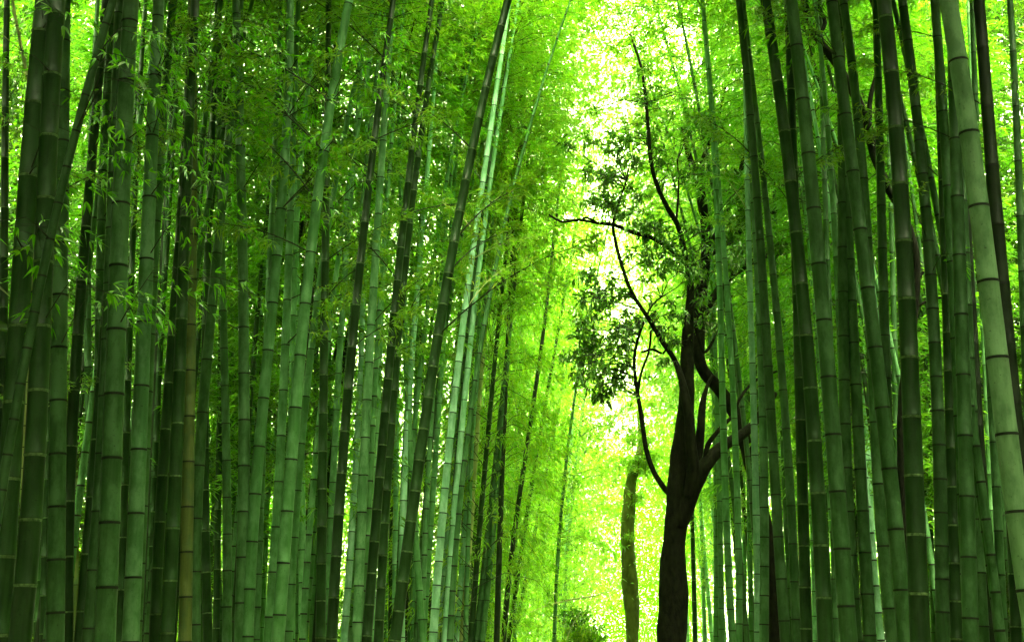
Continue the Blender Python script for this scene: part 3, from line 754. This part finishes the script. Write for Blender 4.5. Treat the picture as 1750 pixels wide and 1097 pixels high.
YA = 19.0
baseA = at(1148, 1097, YA); baseA.z = 0
ta = link('forked_tree', None, loc=baseA, label='dark forked broadleaf tree standing at the path edge, its trunk near-black', category='tree')
limb('trunk', ta, baseA, [(1142,1290,66,0),(1146,1180,56,0),(1148,1097,50,0),(1151,1040,48,0),(1150,985,46,0),(1151,945,40,0),(1155,900,40,0),(1158,848,40,0),(1163,795,36,0),(1168,747,34,0),(1172,700,30,0),(1175,650,25,0),(1174,600,22,.1),(1176,560,19,.1),(1180,510,15,.2),(1178,470,12,.3),(1170,430,10,.3),(1158,385,9,.3),(1141,356,9,.2),(1125,322,8,.1),(1113,280,8,0),(1108,225,7,0),(1103,165,6,0),(1094,110,5,0),(1076,58,4,0)], YA, BARK, 18, .05, 3)
LA = [
 [(1163,900,22,-.10),(1176,855,30,-.1),(1190,818,30,-.1),(1206,793,25,-.1),(1230,766,21,0),(1261,747,20,.1),(1283,730,16,.2),(1300,706,12,.3),(1325,672,10,.5)],
 [(1178,850,22,-.15),(1184,800,22,-.2),(1180,755,20,-.2),(1178,715,19,-.2),(1171,680,18,-.2),(1164,645,12,-.1),(1152,613,9,0),(1131,583,8,0),(1110,547,8,0),(1081,502,7,0),(1065,461,6.5,0),(1053,418,6,0),(1048,381,5,0),(1060,340,4,0),(1072,305,3,0)],
 [(1188,812,14,0),(1194,775,15,.1),(1197,735,15,.1),(1201,690,12,.15),(1208,662,7,.2),(1218,640,5,.2)],
 [(1204,790,8,-.1),(1210,760,9,-.1),(1231,732,7,-.1),(1256,706,5,0),(1262,686,5,0),(1278,662,5,.1),(1298,646,5,.2),(1328,634,4,.3)],
 [(1150,848,11,0),(1138,838,10,0),(1117,805,9,0),(1104,765,8,0),(1096,710,8,0),(1089,668,7,0),(1084,622,6,0),(1088,587,5,0),(1100,552,4,0),(1116,520,3,0),(1135,505,2.5,0)],
 [(1090,672,5,0),(1096,637,4,0),(1109,600,4,0),(1113,565,3,0)],
 [(1096,602,4,0),(1115,597,5,0),(1133,604,4.5,0),(1141,588,3.5,0)],
 [(1172,452,8,.3),(1150,430,8,.2),(1130,415,8,.1),(1106,403,8,0),(1080,397,8,0),(1050,385,7,0),(1020,381,6,0),(990,376,5,0),(960,379,4.5,0),(938,367,3.5,0)],
 [(1020,381,4,0),(1003,372,4,0),(985,378,3,0),(962,374,2.5,0)],
 [(1190,560,8,.1),(1203,602,6,.1),(1222,576,4,.2)],
 [(1155,385,4,.3),(1158,350,4,.3),(1160,310,3,.3),(1157,270,2.5,.3)],
]
for i, l in enumerate(LA):
    limb('limb', ta, baseA, l, YA, BARK, 10, .05, 10 + i)
def cpx(lst, Y, dz=.4):
    out = []
    for x, y, r in lst:
        p = at(x, y, Y + random.uniform(-dz, dz)); out.append((p.x, p.y, p.z, r / F * Y))
    return out
tree_clumps = [(1062,238,20),(1042,250,14),(1080,272,16),(1035,300,22),(1008,288,14),(1070,318,16),(1020,335,20),(1045,345,18),(1068,375,16),(1100,385,18),(1125,400,20),(1150,415,20),(1115,430,18),(1140,445,20),(1165,430,16),(1190,455,14),(1185,400,14),
 (1005,480,18),(1020,495,16),(990,500,10),(1040,520,14),(1080,545,14),(1000,570,18),(975,600,12),(1010,600,22),(1030,625,24),(1045,650,24),(1000,640,16),(1030,675,20),(1060,590,20),(1060,630,20),(1045,580,16),(1075,560,16),(1135,560,16),(1150,585,14),(1140,620,14),(1195,545,14),(1230,560,12),(1205,505,14),(1240,450,16),(1262,430,14),(1165,530,12),(1085,430,14),(1098,120,11),(1085,80,9),(1105,175,11),(1115,240,10),(1130,310,10),(1160,300,10),(1020,180,9),(975,250,10),(1010,230,10)]
for cx_, cy_, rx_, ry_, n_ in [(1075,575,105,115,46), (1070,290,75,90,26), (1130,430,70,50,18), (1215,470,45,90,16), (1150,250,60,110,14)]:
    for _ in range(n_):
        a_ = random.uniform(0, 6.283); q_ = random.random() ** .5
        tree_clumps.append((cx_ + rx_ * q_ * math.cos(a_), cy_ + ry_ * q_ * math.sin(a_), random.uniform(5, 11)))
leaf_cloud('crown', ta, baseA, cpx([(a + random.uniform(-8, 8), b + random.uniform(-8, 8), r * random.uniform(.8, 1.5)) for a, b, r in tree_clumps], YA), 105, LEAF_TREE, anchors=AN[ta.name])

# second tree, behind: leans left from its base, then rises
YB = 21.0
baseB = at(1322, 1097, YB); baseB.z = 0
tb = link('leaning_tree', None, loc=baseB, label='dark leaning tree whose bent trunk rises behind the pale bamboo stems', category='tree')
limb('trunk', tb, baseB, [(1328,1250,26,0),(1324,1100,20,0),(1321,1000,19,0),(1314,920,19,0),(1300,860,20,0),(1284,800,22,0),(1270,745,23,0),(1250,695,22,0),(1225,660,21,0),(1204,637,22,0),(1194,610,22,0),(1195,575,20,0),(1195,540,20,0),(1199,500,20,0),(1205,450,19,0),(1207,400,18,0),(1200,350,17,0),(1193,305,15,0),(1180,275,12,0),(1172,245,10,0),(1166,218,8,0)], YB, BARK, 16, .05, 31)
LB = [
 [(1195,320,10,0),(1200,280,10,0),(1208,255,8,0),(1218,235,7,0),(1228,200,5,0),(1240,150,4,.2)],
 [(1200,545,14,0),(1212,520,14,0),(1232,490,13,.2),(1252,470,12,.3),(1275,455,11,.5),(1300,440,10,.6),(1340,432,8,.8)],
 [(1206,430,8,0),(1225,395,8,.1),(1241,361,8,.2),(1258,325,9,.3),(1268,285,10,.4),(1272,240,8,.5)],
 [(1208,440,8,0),(1240,418,8,.2),(1262,398,9,.3),(1290,375,8,.5),(1330,360,6,.7)],
]
for i, l in enumerate(LB):
    limb('limb', tb, baseB, l, YB, BARK, 9, .05, 50 + i)
leaf_cloud('crown', tb, baseB, cpx([(1255,330,22),(1268,370,22),(1262,300,18),(1250,400,16),(1280,420,16),(1215,240,14),(1190,290,12),(1240,460,12),(1290,340,16),(1330,420,18)], YB), 300, LEAF_TREE)

# mossy truncated trunk in the path's far part
YC = 30.0
baseC = at(1080, 1097, YC); baseC.z = 0
tcx = link('mossy_tree', None, loc=baseC, label='mossy olive tree trunk standing alone in the bright gap beside the path', category='tree')
limb('trunk', tcx, baseC, [(1084,1190,26,0),(1081,1097,22,0),(1080,1045,24,0),(1077,1000,27,0),(1074,960,26,0),(1073,900,23,0),(1075,860,21,0),(1078,830,20,0),(1083,805,18,0),(1096,760,12,.2),(1092,700,8,.4)], YC, BARK_MOSS, 14, .06, 71)
leaf_cloud('crown', tcx, baseC, cpx([(1100,800,18),(1080,790,20),(1110,780,18),(1090,850,10),(1095,750,22),(1075,915,7)], YC), 320, LEAF, L=(.08, .13), wr=.16)

# dark tree inside the right grove
YD = 17.0
baseD = at(1548, 1097, YD); baseD.z = 0
td = link('shaded_tree', None, loc=baseD, label='black tree trunk hidden among the thick bamboo of the right-hand grove', category='tree')
limb('trunk', td, baseD, [(1552,1250,24,0),(1548,1097,17,0),(1545,950,15,0),(1541,800,16,0),(1543,680,16,0),(1556,590,14,0),(1566,500,13,0),(1564,430,13,0),(1545,370,13,0),(1516,320,14,0),(1496,270,17,0),(1484,220,18,0),(1462,165,17,0),(1430,110,16,0),(1402,72,15,0),(1385,40,14,0),(1374,0,13,0),(1366,-60,10,0)], YD, BARK, 14, .05, 81)
for i, l in enumerate([[(1395,66,9,0),(1410,40,8,0),(1400,10,7,0),(1404,-30,6,0)], [(1566,480,6,0),(1590,455,5,0),(1630,440,5,0),(1680,442,4,0)], [(1560,530,6,0),(1590,512,5,0),(1640,505,4,0)], [(1490,240,10,0),(1486,180,9,0),(1500,120,7,0)]]):
    limb('limb', td, baseD, l, YD, BARK, 8, .05, 90 + i)
leaf_cloud('crown', td, baseD, cpx([(1590,470,16),(1640,440,16),(1500,210,12),(1680,440,14),(1420,60,8)], YD), 200, LEAF_DEEP, wr=.18)

# ------------------------------------------------------------------ far grove mass
def far_mass():
    g = np.random.default_rng(5)
    n = 330000
    # bamboo plumes: pick plume tops, hang foliage round them
    m = 600
    Yp = g.uniform(46, 90, m); Xp = path_x(0) + Yp * 0.062 + g.uniform(-1, 1, m) * (Yp * 0.5)
    gap = (np.abs(Xp - (0.3 + Yp * .072)) < 1.0) & (Yp < 62)
    Xp = np.where(gap, Xp + np.sign(Xp - (0.3 + Yp * .072)) * 2.0, Xp)
    Hp = g.uniform(11, 19, m)
    k = g.integers(0, m, n)
    u = g.random(n) ** 0.8
    z = 0.3 + u * Hp[k]
    rad = (1.9 * np.sin(np.pi * np.clip(.15 + u * .85, 0, 1)) ** .7 + .2) * g.random(n) ** .5
    az = g.uniform(0, 2 * np.pi, n)
    lump = g.normal(size=(n, 3)) * .1
    base = np.stack([Xp[k] + rad * np.cos(az), Yp[k] + rad * np.sin(az), z + 0.35 * rad - 0.25 * rad ** 2], 1) + lump
    d = np.stack([np.cos(az), np.sin(az), -.4 * np.ones(n)], 1) + g.normal(size=(n, 3)) * .6
    V, Tt = leaf_arrays(base, d, g.uniform(.14, .26, n), g.uniform(.03, .05, n))
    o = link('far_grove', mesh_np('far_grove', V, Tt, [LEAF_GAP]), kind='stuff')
    o['label'] = 'far bamboo grove closing the end of the path'; o['category'] = 'grove'
far_mass()

def mass(name, boxes, mat, lab, cat, size=(.16, .3), seed=3, asp=.2):
    """foliage of the grove that goes on round the camera and behind the first rows"""
    g = np.random.default_rng(seed)
    B = []; Dd = []
    for (x0, x1, y0, y1, z0, z1, n) in boxes:
        m = max(1, n // 60)
        c = np.stack([g.uniform(x0, x1, m), g.uniform(y0, y1, m), z0 + (z1 - z0) * g.random(m)], 1)
        k = g.integers(0, m, n)
        b = c[k] + g.normal(size=(n, 3)) * np.array([.5, .5, .35])
        keep = (b[:, 2] > z0 - .2) & (b[:, 2] > 0.05)
        b = b[keep]
        B.append(b); Dd.append(g.normal(size=b.shape) + np.array([0, 0, -.4]))
    B = np.concatenate(B); Dd = np.concatenate(Dd); n = len(B)
    L_ = g.uniform(size[0], size[1], n)
    V, Tt = leaf_arrays(B, Dd, L_, L_ * asp)
    o = link(name, mesh_np(name, V, Tt, [mat]), kind='stuff')
    o['label'] = lab; o['category'] = cat
# unseen canopy, leaves darkened in colour to cut light, over and behind the photographer
mass('unseen_shade_canopy', [(-18, -.2, -16, 9.5, 8.2, 14, 80000), (1.2, 18, -16, 9.5, 8.2, 14, 80000), (-1.4, 2.5, -16, 5, 8.5, 13, 22000),
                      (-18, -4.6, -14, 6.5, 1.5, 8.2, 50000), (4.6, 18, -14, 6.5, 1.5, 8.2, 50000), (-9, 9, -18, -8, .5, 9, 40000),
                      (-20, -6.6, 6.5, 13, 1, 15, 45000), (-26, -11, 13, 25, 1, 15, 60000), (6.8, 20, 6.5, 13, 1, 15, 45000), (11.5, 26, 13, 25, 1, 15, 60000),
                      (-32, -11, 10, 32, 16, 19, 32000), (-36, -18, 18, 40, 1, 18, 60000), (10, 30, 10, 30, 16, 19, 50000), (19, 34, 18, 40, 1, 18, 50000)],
     LEAF_SHADE, 'unseen shade-coloured bamboo canopy closing over the viewpoint', 'canopy', size=(.28, .5), seed=8, asp=.3)
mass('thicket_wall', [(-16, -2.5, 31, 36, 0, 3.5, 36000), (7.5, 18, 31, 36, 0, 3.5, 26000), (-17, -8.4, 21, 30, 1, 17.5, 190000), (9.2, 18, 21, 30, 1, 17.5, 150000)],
     LEAF_SHADE, 'shade-coloured foliage filling the outer depth of both groves', 'foliage', size=(.15, .26), seed=12, asp=.17)
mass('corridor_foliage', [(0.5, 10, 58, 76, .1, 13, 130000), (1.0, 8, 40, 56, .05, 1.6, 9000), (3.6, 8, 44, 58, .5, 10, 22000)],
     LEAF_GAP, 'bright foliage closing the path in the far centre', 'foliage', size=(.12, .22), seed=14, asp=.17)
mass('leaf_curtain', [(-10, -1.2, 28, 36, .5, 13, 130000), (-1.2, 1.5, 27, 42, .5, 14, 60000), (0.9, 3.6, 23, 29, 12.5, 16.5, 9000)],
     LEAF, 'feathery lime curtain of leaves behind the left row, arching to the path', 'foliage', size=(.09, .16), seed=16, asp=.16)
# low growth and hanging foliage deep in the thickets
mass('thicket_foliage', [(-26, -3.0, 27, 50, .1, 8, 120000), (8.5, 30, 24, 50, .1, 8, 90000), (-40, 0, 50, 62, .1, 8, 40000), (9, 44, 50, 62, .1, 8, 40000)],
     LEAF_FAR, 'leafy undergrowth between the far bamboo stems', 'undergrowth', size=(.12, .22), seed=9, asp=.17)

# ------------------------------------------------------------------ near sprays and branches
def spray_mesh(name, seed, n=7, L=0.55, mat=None, ls=1.0):
    """a twig along +X with side twiglets, each ending in a fan of drooping leaves"""
    g = np.random.default_rng(seed)
    V = []; Fc = []; MI = []
    def tube(p, r):
        v, q, m = tube_arrays(p, r, 4)
        o = len(V); V.extend([tuple(a) for a in v]); Fc.extend([tuple(i + o for i in f) for f in q]); MI.extend([1] * len(q))
    def leaf(b, d, l, w):
        d = d / np.linalg.norm(d)
        up = np.array([0, 0, 1.0]) + g.normal(size=3) * .35
        s = np.cross(d, up); s /= np.linalg.norm(s); nrm = np.cross(s, d)
        dro = g.uniform(.15, .4)
        fr = [0, .12, .35, .65, 1]; wd = [0.08, .75, 1, .62, 0]
        o = len(V)
        for f, q in zip(fr, wd):
            c = b + d * l * f + np.array([0, 0, -1]) * l * dro * f * f
            V.append(tuple(c + s * w / 2 * q + nrm * w * .12 * q)); V.append(tuple(c)); V.append(tuple(c - s * w / 2 * q + nrm * w * .12 * q))
        for i in range(4):
            a = o + 3 * i
            Fc.append((a, a + 1, a + 4, a + 3)); Fc.append((a + 1, a + 2, a + 5, a + 4)); MI.extend([0, 0])
    def P(s): return np.array([L * s, 0.05 * math.sin(3 * s + seed), 0.10 * s - 0.2 * s * s]) * 1.0
    tube([Vector(P(s)) for s in (0, .33, .66, 1)], [.0022, .0018, .0014, .0008])
    for i in range(n):
        s = .25 + .75 * (i + .5) / n
        sd = 1 if i % 2 else -1
        d = np.array([.7, sd * g.uniform(.3, .9), g.uniform(-.3, .35)])
        tl = g.uniform(.05, .13)
        e = P(s) + d * tl
        tube([Vector(P(s)), Vector(e)], [.0012, .0008])
        for q in range(g.integers(3, 6)):
            ld = d + g.normal(size=3) * .42 + np.array([0.2, 0, -.25])
            leaf(e, ld, g.uniform(.07, .12) * ls, g.uniform(.015, .022) * ls)
    return mesh_np(name, V, Fc, [mat or LEAF_NEAR, TWIG], MI, smooth=False)
SP = [spray_mesh('leaf_spray', s, n=6 + s % 5, L=.36 + .06 * (s % 5), ls=.75 + .07 * (s % 4)) for s in range(12)]

def place_spray(culm, tx, ty, dirx, scale=1.0, back=0.0, pale=False):
    """branch from a node of the culm to the point seen at (tx, ty), ending in sprays"""
    Y = culm['Y']
    tgt = at(tx, ty, Y - random.uniform(0.15, 0.6) + back)
    # start: node lower than the target
    zt = tgt.z - abs(tgt.x - culm['pt'](tgt.z).x) * random.uniform(.2, .6)
    nz = min(culm['nodes'], key=lambda z: abs(z - zt))
    p0 = culm['pt'](nz); b = culm['base']
    d = tgt - p0
    pm = p0 + d * .5 + Vector((0, 0, .07 * d.length))
    pts = []
    for i in range(9):
        t = i / 8
        pts.append((p0 * (1 - t) ** 2 + pm * 2 * t * (1 - t) + tgt * t * t) - b)
    V, Q, MI = tube_arrays(pts, [0.0055 * (1 - .7 * i / 8) for i in range(9)], 5)
    br = link('branch', mesh_np('branch', V, Q, [TWIG_PALE if pale else TWIG], smooth=True), culm['root'])
    for k in range(random.choice([2, 3])):
        o = link('foliage', random.choice(SP), br)
        t = [1.0, .82, .62][k]
        o.location = (p0 * (1 - t) ** 2 + pm * 2 * t * (1 - t) + tgt * t * t) - b
        a = math.atan2(d.y, d.x)
        if dirx < 0: a = math.pi + random.uniform(-.5, .5)
        elif dirx > 0: a = random.uniform(-.5, .5)
        o.rotation_euler = (random.uniform(-.4, .4), random.uniform(-.1, .4), a + (k * random.choice([-.8, .8])))
        o.scale = (scale,) * 3

def nearest(tx, ty, ymin=0, ymax=12.5, gap=8):
    best = None
    for c in culms:
        if ymin <= c['Y'] <= ymax:
            d = abs(float(c['fx'](ty)) - tx)
            if d < gap: continue
            if best is None or d < best[0]: best = (d, c)
    return best[1]

NEAR = [(85,140,1),(55,95,-1),(190,95,1),(225,165,1),(165,300,1),(228,270,1),(252,100,1),(285,155,1),(318,345,1),(300,285,1),(62,285,1),
        (12,385,1),(45,372,-1),(85,468,1),(150,505,1),(120,480,1),(262,462,1),(292,455,-1),(345,70,1),(372,92,1),(402,60,-1),(432,95,1),
        (470,70,1),(505,132,1),(530,118,-1),(562,170,1),(455,40,1),(412,135,-1),(352,165,1),(385,205,1),(480,230,1),(552,300,1),(520,322,1),
        (330,20,-1),(290,60,1),(440,130,1),(490,190,-1),(540,60,1),(590,115,1),(625,60,1),(20,60,1),(135,190,-1),(200,255,1),(330,240,1),
        (420,20,1),(380,30,1),(470,150,-1),(270,205,1),(345,115,-1),(180,140,1),(372,475,1)]
for _ in range(10):
    NEAR.append((random.uniform(10, 640), random.uniform(10, 330), random.choice([-1, 1, 1])))
for tx, ty, dx in NEAR:
    place_spray(nearest(tx - 40 * dx, ty + 30, 0, 12.5, 0), tx, ty, dx, random.uniform(.85, 1.1))
for tx, ty, dx in [(1392,30,-1),(1385,50,-1),(1612,430,1),(1740,120,1)]:
    place_spray(nearest(tx - 30 * dx, ty + 20, 8, 14, 0), tx, ty, dx, .9)

# long rising branches on stems beyond the first rows
def branch_mesh(name, seed, L, mat):
    g = np.random.default_rng(seed)
    parts = []; lb = []; ld = []
    def P(s): return np.array([L * s * .78, .12 * L * s * s * math.sin(seed), L * (.72 * s - .30 * s * s)])
    parts.append(tube_arrays([Vector(P(s)) for s in np.linspace(0, 1, 7)], [.0085 * (1 - .8 * s) for s in np.linspace(0, 1, 7)], 5))
    for s in np.linspace(.2, .95, 9):
        p = P(s); d = np.array([g.uniform(.3, .8), g.choice([-1, 1]) * g.uniform(.2, .7), g.uniform(.1, .6)]); l = L * .4 * (1.1 - s)
        e = p + d * l + np.array([0, 0, -.1 * l])
        parts.append(tube_arrays([Vector(p), Vector((p + e) / 2 + np.array([0, 0, .03])), Vector(e)], [.0035, .0028, .001], 4))
        for q in range(5):
            t = g.uniform(.4, 1)
            cpt = p + (e - p) * t
            for w in range(4):
                lb.append(cpt + g.normal(size=3) * .03); ld.append(d + g.normal(size=3) * .6 + np.array([0, 0, -.4]))
    V, Q, MI = join_arrays(parts)
    Q = np.array(Q)
    tri = np.concatenate([Q[:, [0, 1, 2]], Q[:, [0, 2, 3]]])
    lv, lt = leaf_arrays(np.array(lb), np.array(ld), g.uniform(.08, .13, len(lb)), g.uniform(.012, .018, len(lb)))
    return mesh_np(name, V, tri, [mat], smooth=True), mesh_np(name + '_leaves', lv, lt, [LEAF])
BR = [branch_mesh('rising_branch', s, 1.3 + .25 * (s % 4), TWIG) for s in range(6)]
BRP = [branch_mesh('pale_branch', s + 20, 1.3 + .3 * (s % 3), TWIG_PALE) for s in range(3)]
for c in culms:
    if not (9.5 < c['Y'] < 26): continue
    mid = 415 < c['x'] < 900
    if not mid and not (c['x'] < 415) and c['x'] < 1000: continue
    n = 4 if mid else 1
    zlo = at(0, 620 if mid else 420, c['Y']).z; zhi = at(0, 0, c['Y']).z
    cand = [z for z in c['nodes'] if zlo < z < zhi]
    if c['typ'] in ('c',): zlo = at(0, 760, c['Y']).z; cand = [z for z in c['nodes'] if zlo < z < zhi]; n = 9
    if not cand: continue
    for z in random.sample(cand, min(n, len(cand))):
        bm_, lm_ = random.choice(BRP if c['typ'] == 'c' or (c['typ'] == 'p' and random.random() < .5) else BR)
        o = link('branch', bm_, c['root'], loc=c['pt'](z) - c['base'])
        a = random.choice([0, math.pi]) + random.uniform(-.9, .9)
        o.rotation_euler = (0, random.uniform(-.25, .25), a)
        s = random.uniform(.7, 1.1) if mid else random.uniform(.5, .8)
        o.scale = (s,) * 3
        link('foliage', lm_, o)

# ------------------------------------------------------------------ low shrubs at the end of the path
for i, (x, y, r, Y, lab) in enumerate([(1000,1055,26,27,'dark leafy shrub low at the left path edge near the bottom of the photo'),
                                  (1020,1090,30,26,'glossy green shrub just left of the mossy trunk at the bottom'),
                                  (960,1080,24,30,'bright low shrub under the feathery bamboo left of the path')]):
    p = at(x, y, Y); b = Vector((p.x, p.y, 0))
    rt = link('shrub', None, loc=b, label=lab, category='shrub')
    rr = r / F * Y
    cs = [(p.x + random.uniform(-1, 1) * rr, p.y + random.uniform(-.5, .5), max(.3, p.z - k * .35), rr * .9) for k in range(5)]
    leaf_cloud('foliage', rt, b, cs, 220, LEAF_TREE if i < 1 else LEAF_FAR, L=(.07, .12), wr=.3)
    st = [tube_arrays([Vector((0, 0, 0)), Vector((cx - b.x, cy - b.y, cz))], [.012, .005], 5) for cx, cy, cz, _ in cs]
    V, Q, MI = join_arrays(st)
    link('stem', mesh_np('stem', V, Q, [TWIG], smooth=True), rt)

# ------------------------------------------------------------------ pale broken cane hanging low over the path
YF = 27.0
q = [at(a, b, YF + d) for a, b, d in [(905,1046,-.6),(930,1036,-.3),(950,1030,0),(985,1022,0),(1015,1018,.1),(1040,1010,.2),(1062,1001,.3)]]
V, Q, MI = tube_arrays([p - q[0] for p in q], [.008, .012, .016, .018, .017, .013, .008], 7)
fc = link('broken_cane', mesh_np('broken_cane', V, Q, [TWIG_PALE], smooth=True), loc=q[0])
fc['label'] = 'pale broken cane hanging low across the gap left of the mossy trunk'; fc['category'] = 'broken cane'
q2 = [at(a, b, YF - 1) for a, b in [(968,1092),(978,1068),(990,1048),(1000,1036)]]
V, Q, MI = tube_arrays([p - q2[0] for p in q2], [.010, .009, .007, .003], 6)
fc2 = link('dry_stalk', mesh_np('dry_stalk', V, Q, [TWIG_PALE], smooth=True), loc=q2[0])
fc2['label'] = 'thin dry stalk rising under the pale broken cane'; fc2['category'] = 'stalk'

# ------------------------------------------------------------------ render settings
sc.render.engine = 'CYCLES'
cy = sc.cycles
cy.max_bounces = 8; cy.diffuse_bounces = 5; cy.glossy_bounces = 3; cy.transmission_bounces = 5; cy.transparent_max_bounces = 4
cy.use_denoising = True
cy.caustics_reflective = False; cy.caustics_refractive = False
sc.view_settings.view_transform = 'Standard'
sc.view_settings.look = 'None'
sc.view_settings.gamma = 1
sc.view_settings.exposure = 5.05
